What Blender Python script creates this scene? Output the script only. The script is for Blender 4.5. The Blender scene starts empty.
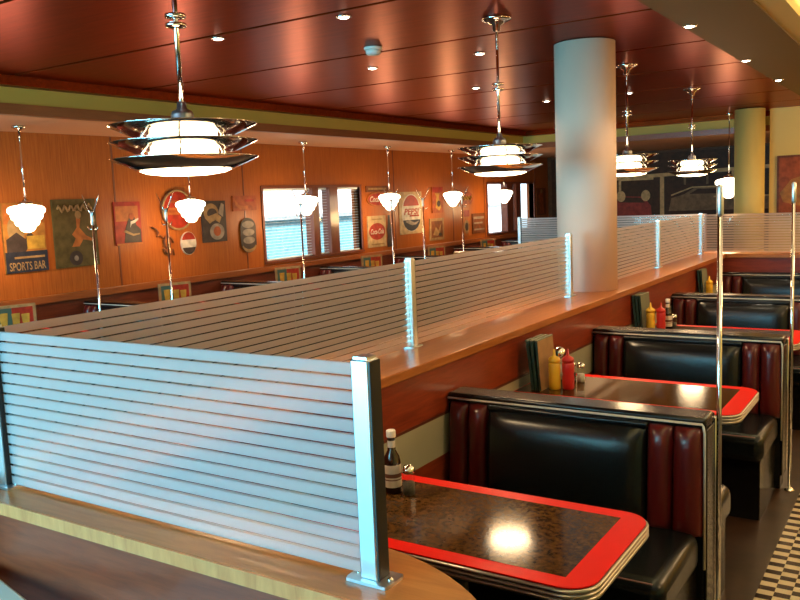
import bpy, bmesh, math, random
from mathutils import Vector, Matrix
random.seed(7)
sc = bpy.context.scene
COL = sc.collection
PI = math.pi

# ------------------------------------------------------------------ materials
def new_mat(name):
    m = bpy.data.materials.new(name); m.use_nodes = True
    nt = m.node_tree
    for n in list(nt.nodes):
        nt.nodes.remove(n)
    return m, nt, nt.nodes, nt.links

def pbr(name, col, rough=.5, metal=0., coat=0., emit=None, estr=0., bump=0., bscale=60, trans=0., var=0., spec=.5):
    m, nt, N, L = new_mat(name)
    out = N.new('ShaderNodeOutputMaterial'); p = N.new('ShaderNodeBsdfPrincipled')
    L.new(p.outputs[0], out.inputs[0])
    p.inputs['Base Color'].default_value = (*col, 1)
    p.inputs['Roughness'].default_value = rough
    p.inputs['Metallic'].default_value = metal
    p.inputs['Coat Weight'].default_value = coat
    p.inputs['Coat Roughness'].default_value = .08
    p.inputs['Specular IOR Level'].default_value = spec
    p.inputs['Transmission Weight'].default_value = trans
    if emit:
        p.inputs['Emission Color'].default_value = (*emit, 1)
        p.inputs['Emission Strength'].default_value = estr
    if bump or var:
        tc = N.new('ShaderNodeTexCoord'); nz = N.new('ShaderNodeTexNoise')
        nz.inputs['Scale'].default_value = bscale; nz.inputs['Detail'].default_value = 4
        L.new(tc.outputs['Object'], nz.inputs['Vector'])
        if bump:
            b = N.new('ShaderNodeBump'); b.inputs['Strength'].default_value = bump; b.inputs['Distance'].default_value = .01
            L.new(nz.outputs['Fac'], b.inputs['Height']); L.new(b.outputs[0], p.inputs['Normal'])
        if var:
            r = N.new('ShaderNodeValToRGB')
            r.color_ramp.elements[0].position = .3; r.color_ramp.elements[1].position = .7
            r.color_ramp.elements[0].color = (*[c * (1 - var) for c in col], 1)
            r.color_ramp.elements[1].color = (*[min(1, c * (1 + var)) for c in col], 1)
            L.new(nz.outputs['Fac'], r.inputs[0]); L.new(r.outputs[0], p.inputs['Base Color'])
    return m

def wood(name, c1, c2, stretch=(1, 12, 12), scale=6., rough=.3, coat=.3, coatr=.12, spec=.4, metal=0.):
    m, nt, N, L = new_mat(name)
    out = N.new('ShaderNodeOutputMaterial'); p = N.new('ShaderNodeBsdfPrincipled')
    L.new(p.outputs[0], out.inputs[0])
    tc = N.new('ShaderNodeTexCoord'); mp = N.new('ShaderNodeMapping'); mp.inputs['Scale'].default_value = stretch
    L.new(tc.outputs['Object'], mp.inputs[0])
    n1 = N.new('ShaderNodeTexNoise'); n1.inputs['Scale'].default_value = scale; n1.inputs['Detail'].default_value = 6
    n1.inputs['Roughness'].default_value = .65; n1.inputs['Distortion'].default_value = .6
    L.new(mp.outputs[0], n1.inputs['Vector'])
    r = N.new('ShaderNodeValToRGB')
    r.color_ramp.elements[0].position = .32; r.color_ramp.elements[1].position = .7
    r.color_ramp.elements[0].color = (*c1, 1); r.color_ramp.elements[1].color = (*c2, 1)
    L.new(n1.outputs['Fac'], r.inputs[0]); L.new(r.outputs[0], p.inputs['Base Color'])
    p.inputs['Roughness'].default_value = rough
    p.inputs['Coat Weight'].default_value = coat; p.inputs['Coat Roughness'].default_value = coatr
    p.inputs['Specular IOR Level'].default_value = spec; p.inputs['Metallic'].default_value = metal
    if metal: p.inputs['Specular Tint'].default_value = (1, .30, .08, 1)
    return m

def frosted(name):
    """sand-blasted bands with narrow clear lines, laid out in the panel's own height"""
    m, nt, N, L = new_mat(name)
    out = N.new('ShaderNodeOutputMaterial')
    tc = N.new('ShaderNodeTexCoord'); sp = N.new('ShaderNodeSeparateXYZ'); L.new(tc.outputs['Object'], sp.inputs[0])
    a = N.new('ShaderNodeMath'); a.operation = 'MULTIPLY'; a.inputs[1].default_value = 1 / .0262
    L.new(sp.outputs[2], a.inputs[0])
    fr = N.new('ShaderNodeMath'); fr.operation = 'FRACT'; L.new(a.outputs[0], fr.inputs[0])
    lt = N.new('ShaderNodeMath'); lt.operation = 'LESS_THAN'; lt.inputs[1].default_value = .80; L.new(fr.outputs[0], lt.inputs[0])
    clear = N.new('ShaderNodeMixShader'); clear.inputs[0].default_value = .025
    t = N.new('ShaderNodeBsdfTransparent'); t.inputs[0].default_value = (.93, .96, .95, 1)
    g = N.new('ShaderNodeBsdfGlossy'); g.inputs['Roughness'].default_value = .02
    L.new(t.outputs[0], clear.inputs[1]); L.new(g.outputs[0], clear.inputs[2])
    d = N.new('ShaderNodeBsdfDiffuse'); d.inputs[0].default_value = (.84, .79, .79, 1)
    tl = N.new('ShaderNodeBsdfTranslucent'); tl.inputs[0].default_value = (.6, .57, .52, 1)
    dt = N.new('ShaderNodeMixShader'); dt.inputs[0].default_value = .08
    L.new(d.outputs[0], dt.inputs[1]); L.new(tl.outputs[0], dt.inputs[2])
    rf = N.new('ShaderNodeBsdfRefraction'); rf.inputs['Color'].default_value = (1, .88, .80, 1)
    rf.inputs['Roughness'].default_value = .45; rf.inputs['IOR'].default_value = 1.12
    fm = N.new('ShaderNodeMixShader'); fm.inputs[0].default_value = .33
    L.new(rf.outputs[0], fm.inputs[1]); L.new(dt.outputs[0], fm.inputs[2])
    mx = N.new('ShaderNodeMixShader')
    L.new(lt.outputs[0], mx.inputs[0]); L.new(clear.outputs[0], mx.inputs[1]); L.new(fm.outputs[0], mx.inputs[2])
    L.new(mx.outputs[0], out.inputs[0])
    return m

def thin_glass(name):
    m, nt, N, L = new_mat(name)
    out = N.new('ShaderNodeOutputMaterial')
    mx = N.new('ShaderNodeMixShader'); mx.inputs[0].default_value = .06
    t = N.new('ShaderNodeBsdfTransparent'); t.inputs[0].default_value = (.95, .97, .97, 1)
    g = N.new('ShaderNodeBsdfGlossy'); g.inputs['Roughness'].default_value = .02
    L.new(t.outputs[0], mx.inputs[1]); L.new(g.outputs[0], mx.inputs[2]); L.new(mx.outputs[0], out.inputs[0])
    return m

def checker(name):
    m, nt, N, L = new_mat(name)
    out = N.new('ShaderNodeOutputMaterial'); p = N.new('ShaderNodeBsdfPrincipled'); L.new(p.outputs[0], out.inputs[0])
    tc = N.new('ShaderNodeTexCoord'); c = N.new('ShaderNodeTexChecker'); c.inputs['Scale'].default_value = 1.
    c.inputs['Color1'].default_value = (.62, .52, .36, 1); c.inputs['Color2'].default_value = (.03, .012, .008, 1)
    mp = N.new('ShaderNodeMapping'); mp.inputs['Scale'].default_value = (1 / .066, 1 / .044, 1); mp.inputs['Location'].default_value = (.605 / .066, .003, .3)
    L.new(tc.outputs['Object'], mp.inputs[0]); L.new(mp.outputs[0], c.inputs['Vector']); L.new(c.outputs[0], p.inputs['Base Color'])
    p.inputs['Roughness'].default_value = .25
    return m

def laminate(name):
    m, nt, N, L = new_mat(name)
    out = N.new('ShaderNodeOutputMaterial'); p = N.new('ShaderNodeBsdfPrincipled'); L.new(p.outputs[0], out.inputs[0])
    tc = N.new('ShaderNodeTexCoord'); n = N.new('ShaderNodeTexNoise'); n.inputs['Scale'].default_value = 55
    n.inputs['Detail'].default_value = 8; n.inputs['Roughness'].default_value = .75
    L.new(tc.outputs['Object'], n.inputs['Vector'])
    r = N.new('ShaderNodeValToRGB'); e = r.color_ramp.elements
    e[0].position = .35; e[0].color = (.018, .007, .002, 1); e[1].position = .68; e[1].color = (.13, .058, .015, 1)
    L.new(n.outputs['Fac'], r.inputs[0]); L.new(r.outputs[0], p.inputs['Base Color'])
    p.inputs['Roughness'].default_value = .10; p.inputs['Specular IOR Level'].default_value = .13; p.inputs['Coat Roughness'].default_value = .06
    return m

M = {}
M['ceiling'] = wood('ceiling_veneer', (.14, .016, .003), (.25, .034, .006), (1, 8, 8), 3., .30, .0, .2, .10, .45)
M['ceil_gap'] = pbr('ceiling_groove', (.05, .008, .003), .8)
M['wallwood'] = wood('wall_panel_wood', (.27, .062, .009), (.42, .115, .018), (10, 14, .6), 5., .4, .0, .2, .25)
M['wainscot'] = wood('wainscot_wood', (.085, .016, .007), (.15, .03, .011), (1, 1, 10), 4., .4, .2)
M['rail'] = wood('rail_wood', (.22, .055, .014), (.30, .085, .02), (10, .8, 10), 4., .35, .2)
M['fascia'] = wood('partition_wood', (.19, .026, .009), (.33, .05, .015), (1, .9, 9), 5., .35, .25)
M['ledge'] = wood('ledge_wood', (.36, .105, .022), (.52, .18, .042), (8, 1, 8), 4., .28, .1, .1, .3)
M['ledge_x'] = wood('ledge_wood_cross', (.40, .135, .034), (.58, .235, .068), (1, 8, 8), 4., .3, .05, .1, .3)
M['maple'] = wood('maple_edging', (.60, .17, .045), (.80, .29, .09), (14, 1, 3), 2., .4, .1)
M['panelgrey'] = pbr('wainscot_laminate', (.40, .36, .25), .5)
M['green'] = pbr('cove_paint', (.52, .36, .06), .6)
M['peach'] = pbr('bulkhead_paint', (.62, .30, .15), .6)
M['cream'] = pbr('column_plaster', (.84, .60, .46), .6, bump=.05, bscale=40)
M['yellow'] = pbr('yellow_paint', (.72, .52, .15), .6)
M['olive'] = pbr('shaded_yellow_paint', (.15, .080, .004), .6)  # yellow soffit paint darkened to olive, its shade put into the colour
M['white'] = pbr('white_paint', (.8, .78, .7), .6)
M['floor'] = pbr('floor_tile', (.034, .015, .007), .4, var=.4, bscale=9)
M['checker'] = checker('checker_tile')
M['chrome'] = pbr('chrome', (.82, .80, .77), .09, 1.)
M['edge'] = pbr('ribbed_metal_edge', (.42, .38, .32), .3, 1.)
M['alu'] = pbr('brushed_aluminium', (.74, .77, .79), .33, 1.)
M['frost'] = frosted('banded_glass')
M['glass'] = thin_glass('window_glass')
M['black'] = pbr('black_vinyl', (.004, .006, .007), .27, coat=.0, spec=.45)
M['red'] = pbr('oxblood_vinyl', (.085, .006, .006), .28, coat=.05, spec=.45)
M['blackrail'] = pbr('black_lacquer', (.005, .0045, .0045), .25, coat=.1, spec=.4)
M['piping'] = pbr('white_piping', (.62, .58, .50), .4)
M['redlam'] = pbr('red_laminate', (.80, .010, .004), .35, spec=.08)
M['lam'] = laminate('brown_granite_laminate')
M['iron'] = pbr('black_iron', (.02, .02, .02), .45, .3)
M['mustard'] = pbr('mustard_plastic', (.85, .50, .03), .35, coat=.2)
M['ketchup'] = pbr('ketchup_plastic', (.62, .022, .018), .35, coat=.2)
M['darkglass'] = pbr('sauce_glass', (.030, .010, .006), .08, coat=.5)
M['label'] = pbr('paper_label', (.72, .62, .52), .6)
M['labeldark'] = pbr('label_print', (.16, .05, .03), .6)
M['cap'] = pbr('white_cap', (.82, .74, .66), .45)
M['clear'] = thin_glass('shaker_glass')
M['salt'] = pbr('salt_grains', (.80, .77, .70), .8)
M['pepper'] = pbr('pepper_grains', (.10, .08, .06), .9, var=.5, bscale=300)
M['menugreen'] = pbr('green_menu_cover', (.035, .085, .065), .45)
M['menutan'] = pbr('tan_menu_cover', (.34, .19, .085), .5, var=.15, bscale=20)
M['menurim'] = pbr('menu_rim', (.19, .20, .13), .5)
M['globe'] = pbr('opal_globe', (.95, .9, .8), .3, emit=(1, .82, .56), estr=7)
M['core'] = pbr('lit_diffuser', (.95, .9, .8), .4, emit=(1, .78, .48), estr=9.)
M['spot'] = pbr('lit_bulb', (1, .95, .85), .4, emit=(1, .9, .72), estr=18)
M['plastic'] = pbr('white_plastic', (.72, .66, .58), .4)
M['darkwood'] = wood('dark_frame_wood', (.035, .010, .005), (.07, .018, .008), (1, 1, 6), 6., .35, .2)
M['mullion'] = wood('window_frame_wood', (.13, .03, .012), (.2, .05, .018), (6, 6, 1), 6., .35, .2)
M['blind'] = pbr('blind_slat', (.80, .82, .82), .5)
def flat(name, r, g, b, rough=.5):
    M[name] = pbr(name, (r, g, b), rough, spec=.2, var=.3, bscale=14)
flat('p_gold', 0.346, 0.137, 0.025); flat('p_dark', .045, .03, .026); flat('p_red', 0.302, 0.025, 0.012); flat('p_cream', 0.446, 0.302, 0.151)
flat('p_green', .085, .058, .018); flat('p_orange', 0.374, 0.108, 0.022); flat('p_tan', 0.288, 0.173, 0.072); flat('p_navy', .02, .022, .035)
flat('p_brown', .15, .045, .015); flat('p_white', 0.540, 0.475, 0.389); flat('p_grey', .25, .20, .16); flat('p_yellow', 0.446, 0.245, 0.036)
flat('p_rust', .30, .065, .016); flat('p_teal', .045, .12, .10)
flat('m_dark', .05, .018, .006, .5); flat('m_line', .55, .33, .14, .5); flat('m_body', .20, .11, .05, .5); flat('m_red', .27, .03, .02, .5); flat('m_mid', .085, .036, .014, .5)
flat('o_pale', .82, .86, .88); flat('o_teal', .16, .36, .42); flat('o_grey', .30, .34, .35)

# ------------------------------------------------------------------ mesh tools
class MB:
    def __init__(s): s.b = bmesh.new(); s.mi = 0
    def _m(s, faces, smooth=False):
        for f in faces:
            f.material_index = s.mi; f.smooth = smooth
    def box(s, x0, x1, y0, y1, z0, z1, bev=0., seg=2):
        r = bmesh.ops.create_cube(s.b, size=1)
        vs = r['verts']
        for v in vs:
            v.co = Vector(((x0 + x1) / 2 + v.co.x * (x1 - x0), (y0 + y1) / 2 + v.co.y * (y1 - y0), (z0 + z1) / 2 + v.co.z * (z1 - z0)))
        fs = {f for v in vs for f in v.link_faces}
        s._m(fs)
        if bev > 0:
            es = list({e for v in vs for e in v.link_edges})
            rr = bmesh.ops.bevel(s.b, geom=es, offset=bev, segments=seg, affect='EDGES', profile=.5)
            s._m(rr['faces'], True)
        return s
    def lathe(s, prof, cx=0, cy=0, n=32, smooth=True, caps=True):
        rings = []
        for r, z in prof:
            if r < 1e-5: rings.append([s.b.verts.new((cx, cy, z))])
            else: rings.append([s.b.verts.new((cx + r * math.cos(2 * PI * i / n), cy + r * math.sin(2 * PI * i / n), z)) for i in range(n)])
        fs = []
        for a, b in zip(rings, rings[1:]):
            if len(a) == 1 and len(b) == 1: continue
            for i in range(n):
                j = (i + 1) % n
                if len(a) == 1: fs.append(s.b.faces.new((a[0], b[j], b[i])))
                elif len(b) == 1: fs.append(s.b.faces.new((a[i], a[j], b[0])))
                else: fs.append(s.b.faces.new((a[i], a[j], b[j], b[i])))
        s._m(fs, smooth)
        if caps:
            cf = []
            for ring in (rings[0], rings[-1]):
                if len(ring) > 2: cf.append(s.b.faces.new(ring))
            s._m(cf)
        return s
    def tube(s, pts, r, n=12):
        pts = [Vector(p) for p in pts]; rings = []
        for i, p in enumerate(pts):
            d = (pts[min(i + 1, len(pts) - 1)] - pts[max(i - 1, 0)]).normalized()
            u = d.orthogonal().normalized() if i == 0 else (u - d * u.dot(d)).normalized()
            w = d.cross(u)
            rr = r[i] if isinstance(r, (list, tuple)) else r
            rings.append([s.b.verts.new(p + (u * math.cos(2 * PI * k / n) + w * math.sin(2 * PI * k / n)) * rr) for k in range(n)])
        fs = []
        for a, b in zip(rings, rings[1:]):
            for k in range(n):
                fs.append(s.b.faces.new((a[k], a[(k + 1) % n], b[(k + 1) % n], b[k])))
        s._m(fs, True)
        s._m([s.b.faces.new(rings[0][::-1]), s.b.faces.new(rings[-1])])
        return s
    def prism(s, poly, z0, z1, axis='z'):
        """polygon extruded; axis 'x': poly is (y,z); 'y': poly is (x,z)"""
        def P(a, b, c):
            return {'z': (a, b, c), 'x': (c, a, b), 'y': (a, c, b)}[axis]
        lo = [s.b.verts.new(P(a, b, z0)) for a, b in poly]; hi = [s.b.verts.new(P(a, b, z1)) for a, b in poly]
        fs = [s.b.faces.new(lo[::-1]), s.b.faces.new(hi)]
        n = len(poly)
        for i in range(n):
            fs.append(s.b.faces.new((lo[i], lo[(i + 1) % n], hi[(i + 1) % n], hi[i])))
        s._m(fs)
        return s
    def pillow(s, x0, x1, z0, z1, y0, depth, sgn=-1, nx=10, nz=14, px=3., pz=7., shear=0.):
        """stuffed upholstery: flat back at y0 bulging by depth towards sgn*y"""
        def g(t, p): return max(0, 1 - abs(2 * t - 1) ** p) ** .5
        fr = []; bk = []
        for j in range(nz + 1):
            tz = .5 - .5 * math.cos(PI * j / nz); a = []; c = []
            for i in range(nx + 1):
                tx = .5 - .5 * math.cos(PI * i / nx)
                x = x0 + (x1 - x0) * tx; z = z0 + (z1 - z0) * tz
                d = depth * g(tx, px) * g(tz, pz); sh = shear * (z1 - z)
                a.append(s.b.verts.new((x, y0 + sgn * (d + .002 + sh), z))); c.append(s.b.verts.new((x, y0, z)))
            fr.append(a); bk.append(c)
        fs = []
        for j in range(nz):
            for i in range(nx):
                fs.append(s.b.faces.new((fr[j][i], fr[j][i + 1], fr[j + 1][i + 1], fr[j + 1][i])))
                fs.append(s.b.faces.new((bk[j][i], bk[j + 1][i], bk[j + 1][i + 1], bk[j][i + 1])))
        for j in range(nz):
            for i in (0, nx):
                fs.append(s.b.faces.new((fr[j][i], fr[j + 1][i], bk[j + 1][i], bk[j][i])))
        for i in range(nx):
            for j in (0, nz):
                fs.append(s.b.faces.new((fr[j][i], bk[j][i], bk[j][i + 1], fr[j][i + 1])))
        s._m(fs, True)
        return s
    def build(s, name, mats, parent=None, loc=None, smooth_angle=True):
        bmesh.ops.recalc_face_normals(s.b, faces=s.b.faces)
        me = bpy.data.meshes.new(name); s.b.to_mesh(me); s.b.free()
        for m in (mats if isinstance(mats, list) else [mats]): me.materials.append(M[m])
        o = bpy.data.objects.new(name, me); COL.objects.link(o)
        if parent: o.parent = parent
        if loc: o.location = loc
        return o

def tag(o, label, cat, group=None, kind=None):
    if label: o['label'] = label
    if cat: o['category'] = cat
    if group: o['group'] = group
    if kind: o['kind'] = kind
    return o
def struct(o): o['kind'] = 'structure'; return o
def thing(name, loc, label, cat, group=None, rz=0):
    o = bpy.data.objects.new(name, None); COL.objects.link(o); o.location = loc; o.rotation_euler = (0, 0, rz)
    o.empty_display_size = .1
    return tag(o, label, cat, group)
def dup(o, loc, label, group=None, rz=None):
    def cp(a, par):
        c = a.copy(); COL.objects.link(c)
        if par: c.parent = par
        for ch in a.children: cp(ch, c)
        return c
    r = cp(o, None); r.location = loc
    if rz is not None: r.rotation_euler = (0, 0, rz)
    r['label'] = label
    if group: r['group'] = group
    return r
def text_mesh(body, shear=0., bold=0.):
    cu = bpy.data.curves.new('lettering', 'FONT'); cu.body = body; cu.size = 1; cu.shear = shear; cu.offset = bold
    cu.align_x = 'LEFT'; cu.resolution_u = 3; cu.extrude = .0
    ob = bpy.data.objects.new('lettering', cu); COL.objects.link(ob)
    dg = bpy.context.evaluated_depsgraph_get()
    me = bpy.data.meshes.new_from_object(ob.evaluated_get(dg))
    bpy.data.objects.remove(ob); bpy.data.curves.remove(cu)
    xs = [v.co.x for v in me.vertices]; ys = [v.co.y for v in me.vertices]
    x0, x1, y0, y1 = min(xs), max(xs), min(ys), max(ys)
    for v in me.vertices:
        v.co.x = (v.co.x - x0) / (x1 - x0); v.co.y = (v.co.y - y0) / (y1 - y0)
    return me

# ------------------------------------------------------------------ room shell
CZ = 2.755
YB, YF, XL, XR = -3.0, 16.75, -7.0, 3.2
struct(MB().box(XL, XR, YB, YF, -.1, 0).build('floor', 'floor'))
struct(MB().box(-.605, -.34, .2, 8.7, 0, .003).build('trim_1', 'checker'))

# ceiling: veneer panels with shadow gaps
b = MB()
seams = [YB, -1.33, -.05, 1.19, 2.43, 3.68, 4.86, 6.15, 7.45, 8.75, 10.05, 11.35, 12.75]
for i in range(len(seams) - 1):
    b.box(-5.75, -1.37, seams[i] + (.018 if i else 0), seams[i + 1] - .018, CZ, CZ + .06)
b.mi = 1; b.box(-5.75, -1.37, YB, 12.75, CZ + .05, CZ + .10)
struct(b.build('ceiling', ['ceiling', 'ceil_gap']))
# wood fascia board round the ceiling edge, green cove band, bottom wood trim, bulkhead
def bulkhead(n, x0, x1, y0, y1, faces):
    struct(MB().box(x0, x1, y0, y1, 2.49, 2.80).build(n, 'peach'))
for nm, mat, z0, z1, pr in (('trim_2', 'ceiling', 2.685, 2.754, .10), ('trim_3', 'green', 2.565, 2.685, .0), ('trim_4', 'rail', 2.485, 2.565, .02)):
    b = MB(); b.box(-5.80, -5.75 + pr, YB, 12.75, z0, z1); b.box(-5.80, -1.4, 12.75 - pr, 12.80, z0, z1)
    struct(b.build(nm, mat))
struct(MB().box(XL, -5.80, YB, YF, 2.495, 2.80).build('trim_5', 'peach'))
struct(MB().box(-5.80, -1.4, 12.80, YF, 2.495, 2.80).build('trim_6', 'peach'))
# right plaster soffit with a raised lit cove
struct(MB().box(-1.37, -.88, YB, 12.3, CZ - .012, CZ + .10).build('trim_7', 'olive'))
b = MB(); b.box(-.93, -.88, YB, 12.3, CZ + .06, 3.12); b.box(-.88, -.74, YB, 12.3, CZ + .0, CZ + .06)
struct(b.build('trim_8', 'yellow'))
struct(MB().box(-.93, XR, YB, YF, 3.12, 3.2).build('trim_9', 'white'))

# left wall with two window openings
W1 = (7.76, 9.82, 1.05, 1.95); W2 = (13.88, 15.98, 1.05, 1.96)
def wall_x(n, x0, x1, y0, y1, z0, z1, holes, mat):
    b = MB(); cur = y0
    for (a, c, d, e) in holes:
        b.box(x0, x1, cur, a, z0, z1); b.box(x0, x1, a, c, z0, d); b.box(x0, x1, a, c, e, z1); cur = c
    b.box(x0, x1, cur, y1, z0, z1)
    return struct(b.build(n, mat))
wall_x('wall_left', -7.15, -7.0, YB, YF, 0, 2.8, [W1, W2], 'wallwood')
# vertical panel battens, wainscot and rail on the left wall
b = MB()
for y in (1.2, 3.3, 5.55, 7.42, 10.72, 12.55, 13.75, 16.05):
    b.box(-7.0, -6.995, y, y + .018, .99, 2.49)
struct(b.build('trim_10', 'mullion'))
struct(MB().box(-7.0, -6.978, YB, YF, 0, .92).build('trim_11', 'wainscot'))
struct(MB().box(-7.0, -6.955, YB, YF, .92, .99, .006).build('trim_12', 'rail'))
def window(n, w, posts):
    y0, y1, z0, z1 = w
    b = MB(); t = .035
    b.box(-7.10, -6.985, y0 - t, y1 + t, z1, z1 + t); b.box(-7.10, -6.97, y0 - t, y1 + t, z0 - t, z0)
    b.box(-7.10, -6.985, y0 - t, y0, z0, z1); b.box(-7.10, -6.985, y1, y1 + t, z0, z1)
    fr = struct(b.build(n, 'mullion'))
    for a, c in posts:
        MB().box(-7.12, -6.985, a, c, z0, z1).build('mullion', 'mullion', fr)
    edges = [y0] + [v for p in posts for v in p] + [y1]
    for k in range(0, len(edges), 2):
        MB().box(-7.075, -7.069, edges[k], edges[k + 1], z0, z1).build('pane', 'glass', fr)
    return edges
e1 = window('window_1', W1, [(8.72, 8.85), (9.09, 9.28)])
e2 = window('window_2', W2, [(14.69, 14.96), (15.11, 15.33)])
def blind(name, y0, y1, z0, z1, step, label):
    t = thing(name, ((-7.04), (y0 + y1) / 2, z1), label, 'blind', 'window blinds')
    w = (y1 - y0) / 2 - .012
    MB().box(-.014, .014, -w, w, -.03, -.003).build('head_rail', 'blind', t)
    b = MB(); z = -.05
    while z > z0 - z1 + .03:
        b.box(-.011, .011, -w, w, z - .0012, z + .0012); z -= step
    b.build('slats', 'blind', t)
    MB().box(-.011, .011, -w, w, z0 - z1 + .004, z0 - z1 + .02).build('bottom_rail', 'blind', t)
blind('window_blind', e1[0], e1[1], W1[2], W1[3], .038, 'open white slatted blind in the widest pane of the nearer window')
blind('window_blind', e1[2], e1[3], W1[2], W1[3], .038, 'open white slatted blind in the narrow middle pane of the nearer window')
blind('window_blind', e1[4], e1[5], W1[2], W1[3], .038, 'open white slatted blind in the right pane of the nearer window')

# the street outside the windows
bd = thing('building', (-11.5, 11, 0), 'pale shop building across the street seen through the blinds', 'building')
MB().box(-.6, 0, -7, 14, 1.52, 6).build('wall', 'o_pale', bd)
MB().box(-.6, 0, 7, 14, 0, 1.42).build('wall', 'o_pale', bd)
MB().box(-.6, -.1, -7, 7, 0, 1.42).build('shopfront', 'o_teal', bd)
MB().box(-.6, .05, -7, 14, 1.42, 1.52).build('sign_band', 'o_grey', bd)
for y in (-3.9, -.45, 1.2, 3.8, 7.):
    MB().box(-.3, .08, y, y + .16, 0, 6).build('pilaster', 'o_grey', bd)
struct(MB().box(-13, -7.15, YB, 26, -.2, -.05).build('trim_13', 'o_grey'))

# far wall, yellow wall, right wall, rear wall with shop windows
struct(MB().box(XL, XR, YF, YF + .1, 0, 3.2).build('wall_far', 'm_mid'))
struct(MB().box(-1.93, XR, 12.3, 12.42, 0, 3.12).build('wall_yellow', 'yellow'))
struct(MB().box(XR, XR + .1, YB, YF, 0, 3.2).build('wall_right', 'yellow'))
b = MB()
b.box(XL, XR, YB - .12, YB, 0, .55); b.box(XL, XR, YB - .12, YB, 2.6, 3.2)
for x, x2 in ((XL, -6.7), (-4.6, -4.3), (-2.2, -1.9), (-.7, XR)): b.box(x, x2, YB - .12, YB, .55, 2.6)
struct(b.build('wall_rear', 'yellow'))

# ------------------------------------------------------------------ partition
LZ = 1.07
struct(MB().box(-2.24, -1.80, 1.29, 9.22, 0, LZ - .04).build('wall_partition', 'fascia'))
struct(MB().box(-1.80, -1.7975, 1.28, 8.79, .625, .80).build('trim_14', 'panelgrey'))
struct(MB().box(-1.80, -1.7972, 1.28, 8.79, .80, .812).build('trim_15', 'wainscot'))
struct(MB().box(-1.99, -.98, 1.10, 1.27, 0, LZ - .03).build('wall_peninsula', 'fascia'))
struct(MB().box(-1.80, .7, 8.80, 9.22, 0, LZ - .04).build('wall_cross', 'fascia'))
struct(MB().box(-5.0, -2.24, 9.02, 9.22, 0, LZ - .04).build('wall_crossleft', 'fascia'))

o = MB().box(-2.28, -1.77, 1.292, 8.765, LZ - .04, LZ, .004).build('counter_ledge', 'ledge')
tag(o, 'long orange brown wooden ledge running back along the top of the partition', 'ledge')
poly = [(-1.99, 1.08), (-.54, 1.08)]
for k in range(13):
    a = math.radians(35.4 + (90 - 35.4) * k / 12); poly.append((-.95 + .5 * math.cos(a), .79 + .5 * math.sin(a)))
poly.append((-1.99, 1.29))
t = thing('counter_ledge', (0, 0, LZ), 'short wooden ledge with a rounded right end and pale edging in the foreground', 'ledge')
MB().prism(poly, -.03, 0).build('ledge_top', 'ledge_x', t)
b = MB(); b.box(-1.99, -.54, 1.074, 1.0795, -.0305, -.0005)
b.build('edging', 'maple', t)
o = MB().box(-2.28, .72, 8.77, 9.25, LZ - .039, LZ, .004).build('counter_ledge', 'ledge_x')
tag(o, 'far wooden ledge crossing behind the last booth', 'ledge')
o = MB().box(-5.02, -2.285, 8.98, 9.25, LZ - .039, LZ, .004).build('counter_ledge', 'ledge_x')
tag(o, 'far wooden ledge left of the pillar, toward the left wall', 'ledge')
struct(MB().box(-2.30, -1.993, 1.0, 1.289, 0, 1.10, .006).build('added_end_panel', 'white'))  # added white panel standing in for bright daylight past the corner post

# white table top in the very bottom-left corner
t = thing('side_table', (-1.93, .868, 0), 'white table corner at the bottom left below the near ledge', 'table', rz=math.radians(-12))
MB().box(-.17, .42, -.40, .19, .86, .90, .006).build('tabletop', 'white', t)
MB().lathe([(.03, .012), (.03, .86)], 0, -.1, 16).build('pedestal', 'alu', t)
MB().lathe([(.22, 0), (.22, .008), (.05, .02)], 0, -.1, 32).build('base', 'alu', t)

# glass screens and posts
GH = .40
def panel_x(x0, x1, y, label):
    o = MB().box(x0, x1, -.004, .004, 0, GH - .012).build('glass_screen', 'frost', loc=(0, y, LZ + .008))
    return tag(o, label, 'glass screen', 'banded glass screens')
def panel_y(y0, y1, x, label):
    o = MB().box(-.004, .004, y0, y1, 0, GH - .012).build('glass_screen', 'frost', loc=(x, 0, LZ + .008))
    return tag(o, label, 'glass screen', 'banded glass screens')
GX, GY = -2.022, 1.163
panel_x(-1.945, -.857, GY, 'large frosted glass screen with clear stripes standing nearest in the left foreground')
pys = [3.205, 5.17, 7.25, 8.80]
panel_y(GY + .022, pys[0] - .021, GX, 'frosted striped glass screen on the long ledge, nearest one behind the foreground screen')
panel_y(pys[0] + .021, pys[1] - .021, GX, 'frosted striped glass screen on the long ledge just before the cream pillar')
panel_y(5.83, pys[2] - .021, GX, 'frosted striped glass screen on the long ledge just behind the cream pillar')
panel_y(pys[2] + .021, pys[3] - .021, GX, 'frosted striped glass screen at the far end of the long ledge')
panel_x(GX + .022, .7, 8.86, 'wide frosted striped glass screen on the far cross ledge behind the booths')
panel_x(-4.15, GX - .01, 9.10, 'frosted striped glass screen on the far cross ledge left of the pillar')

def post(loc, label, s=.0185):
    t = thing('screen_post', loc, label, 'post', 'aluminium screen posts')
    MB().box(-s, s, -s, s, .006, GH + .006, .003).build('upright', 'alu', t)
    MB().box(s - .002, s + .003, -s + .002, s - .002, .007, GH + .004).build('dark_side_strip', 'iron', t)  # dark strip over one side of the post
    MB().box(-s + .004, s - .004, -s + .004, s - .004, GH + .006, GH + .011).build('post_cap', 'alu', t)
    MB().prism([(-.042, -.030), (.042, -.030), (.046, -.02), (.046, .02), (.042, .030), (-.042, .030), (-.046, .02), (-.046, -.02)], 0, .006).build('base_plate', 'alu', t)
    for dx in (-.034, .034):
        MB().lathe([(.0055, .006), (.0055, .008), (.003, .0095), (0, .0098)], dx, .0, 12).build('screw', 'chrome', t)
    return t
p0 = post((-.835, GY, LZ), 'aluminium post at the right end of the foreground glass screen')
dup(p0, (-1.966, GY, LZ), 'aluminium corner post at the left edge holding the foreground glass screen')
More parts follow.
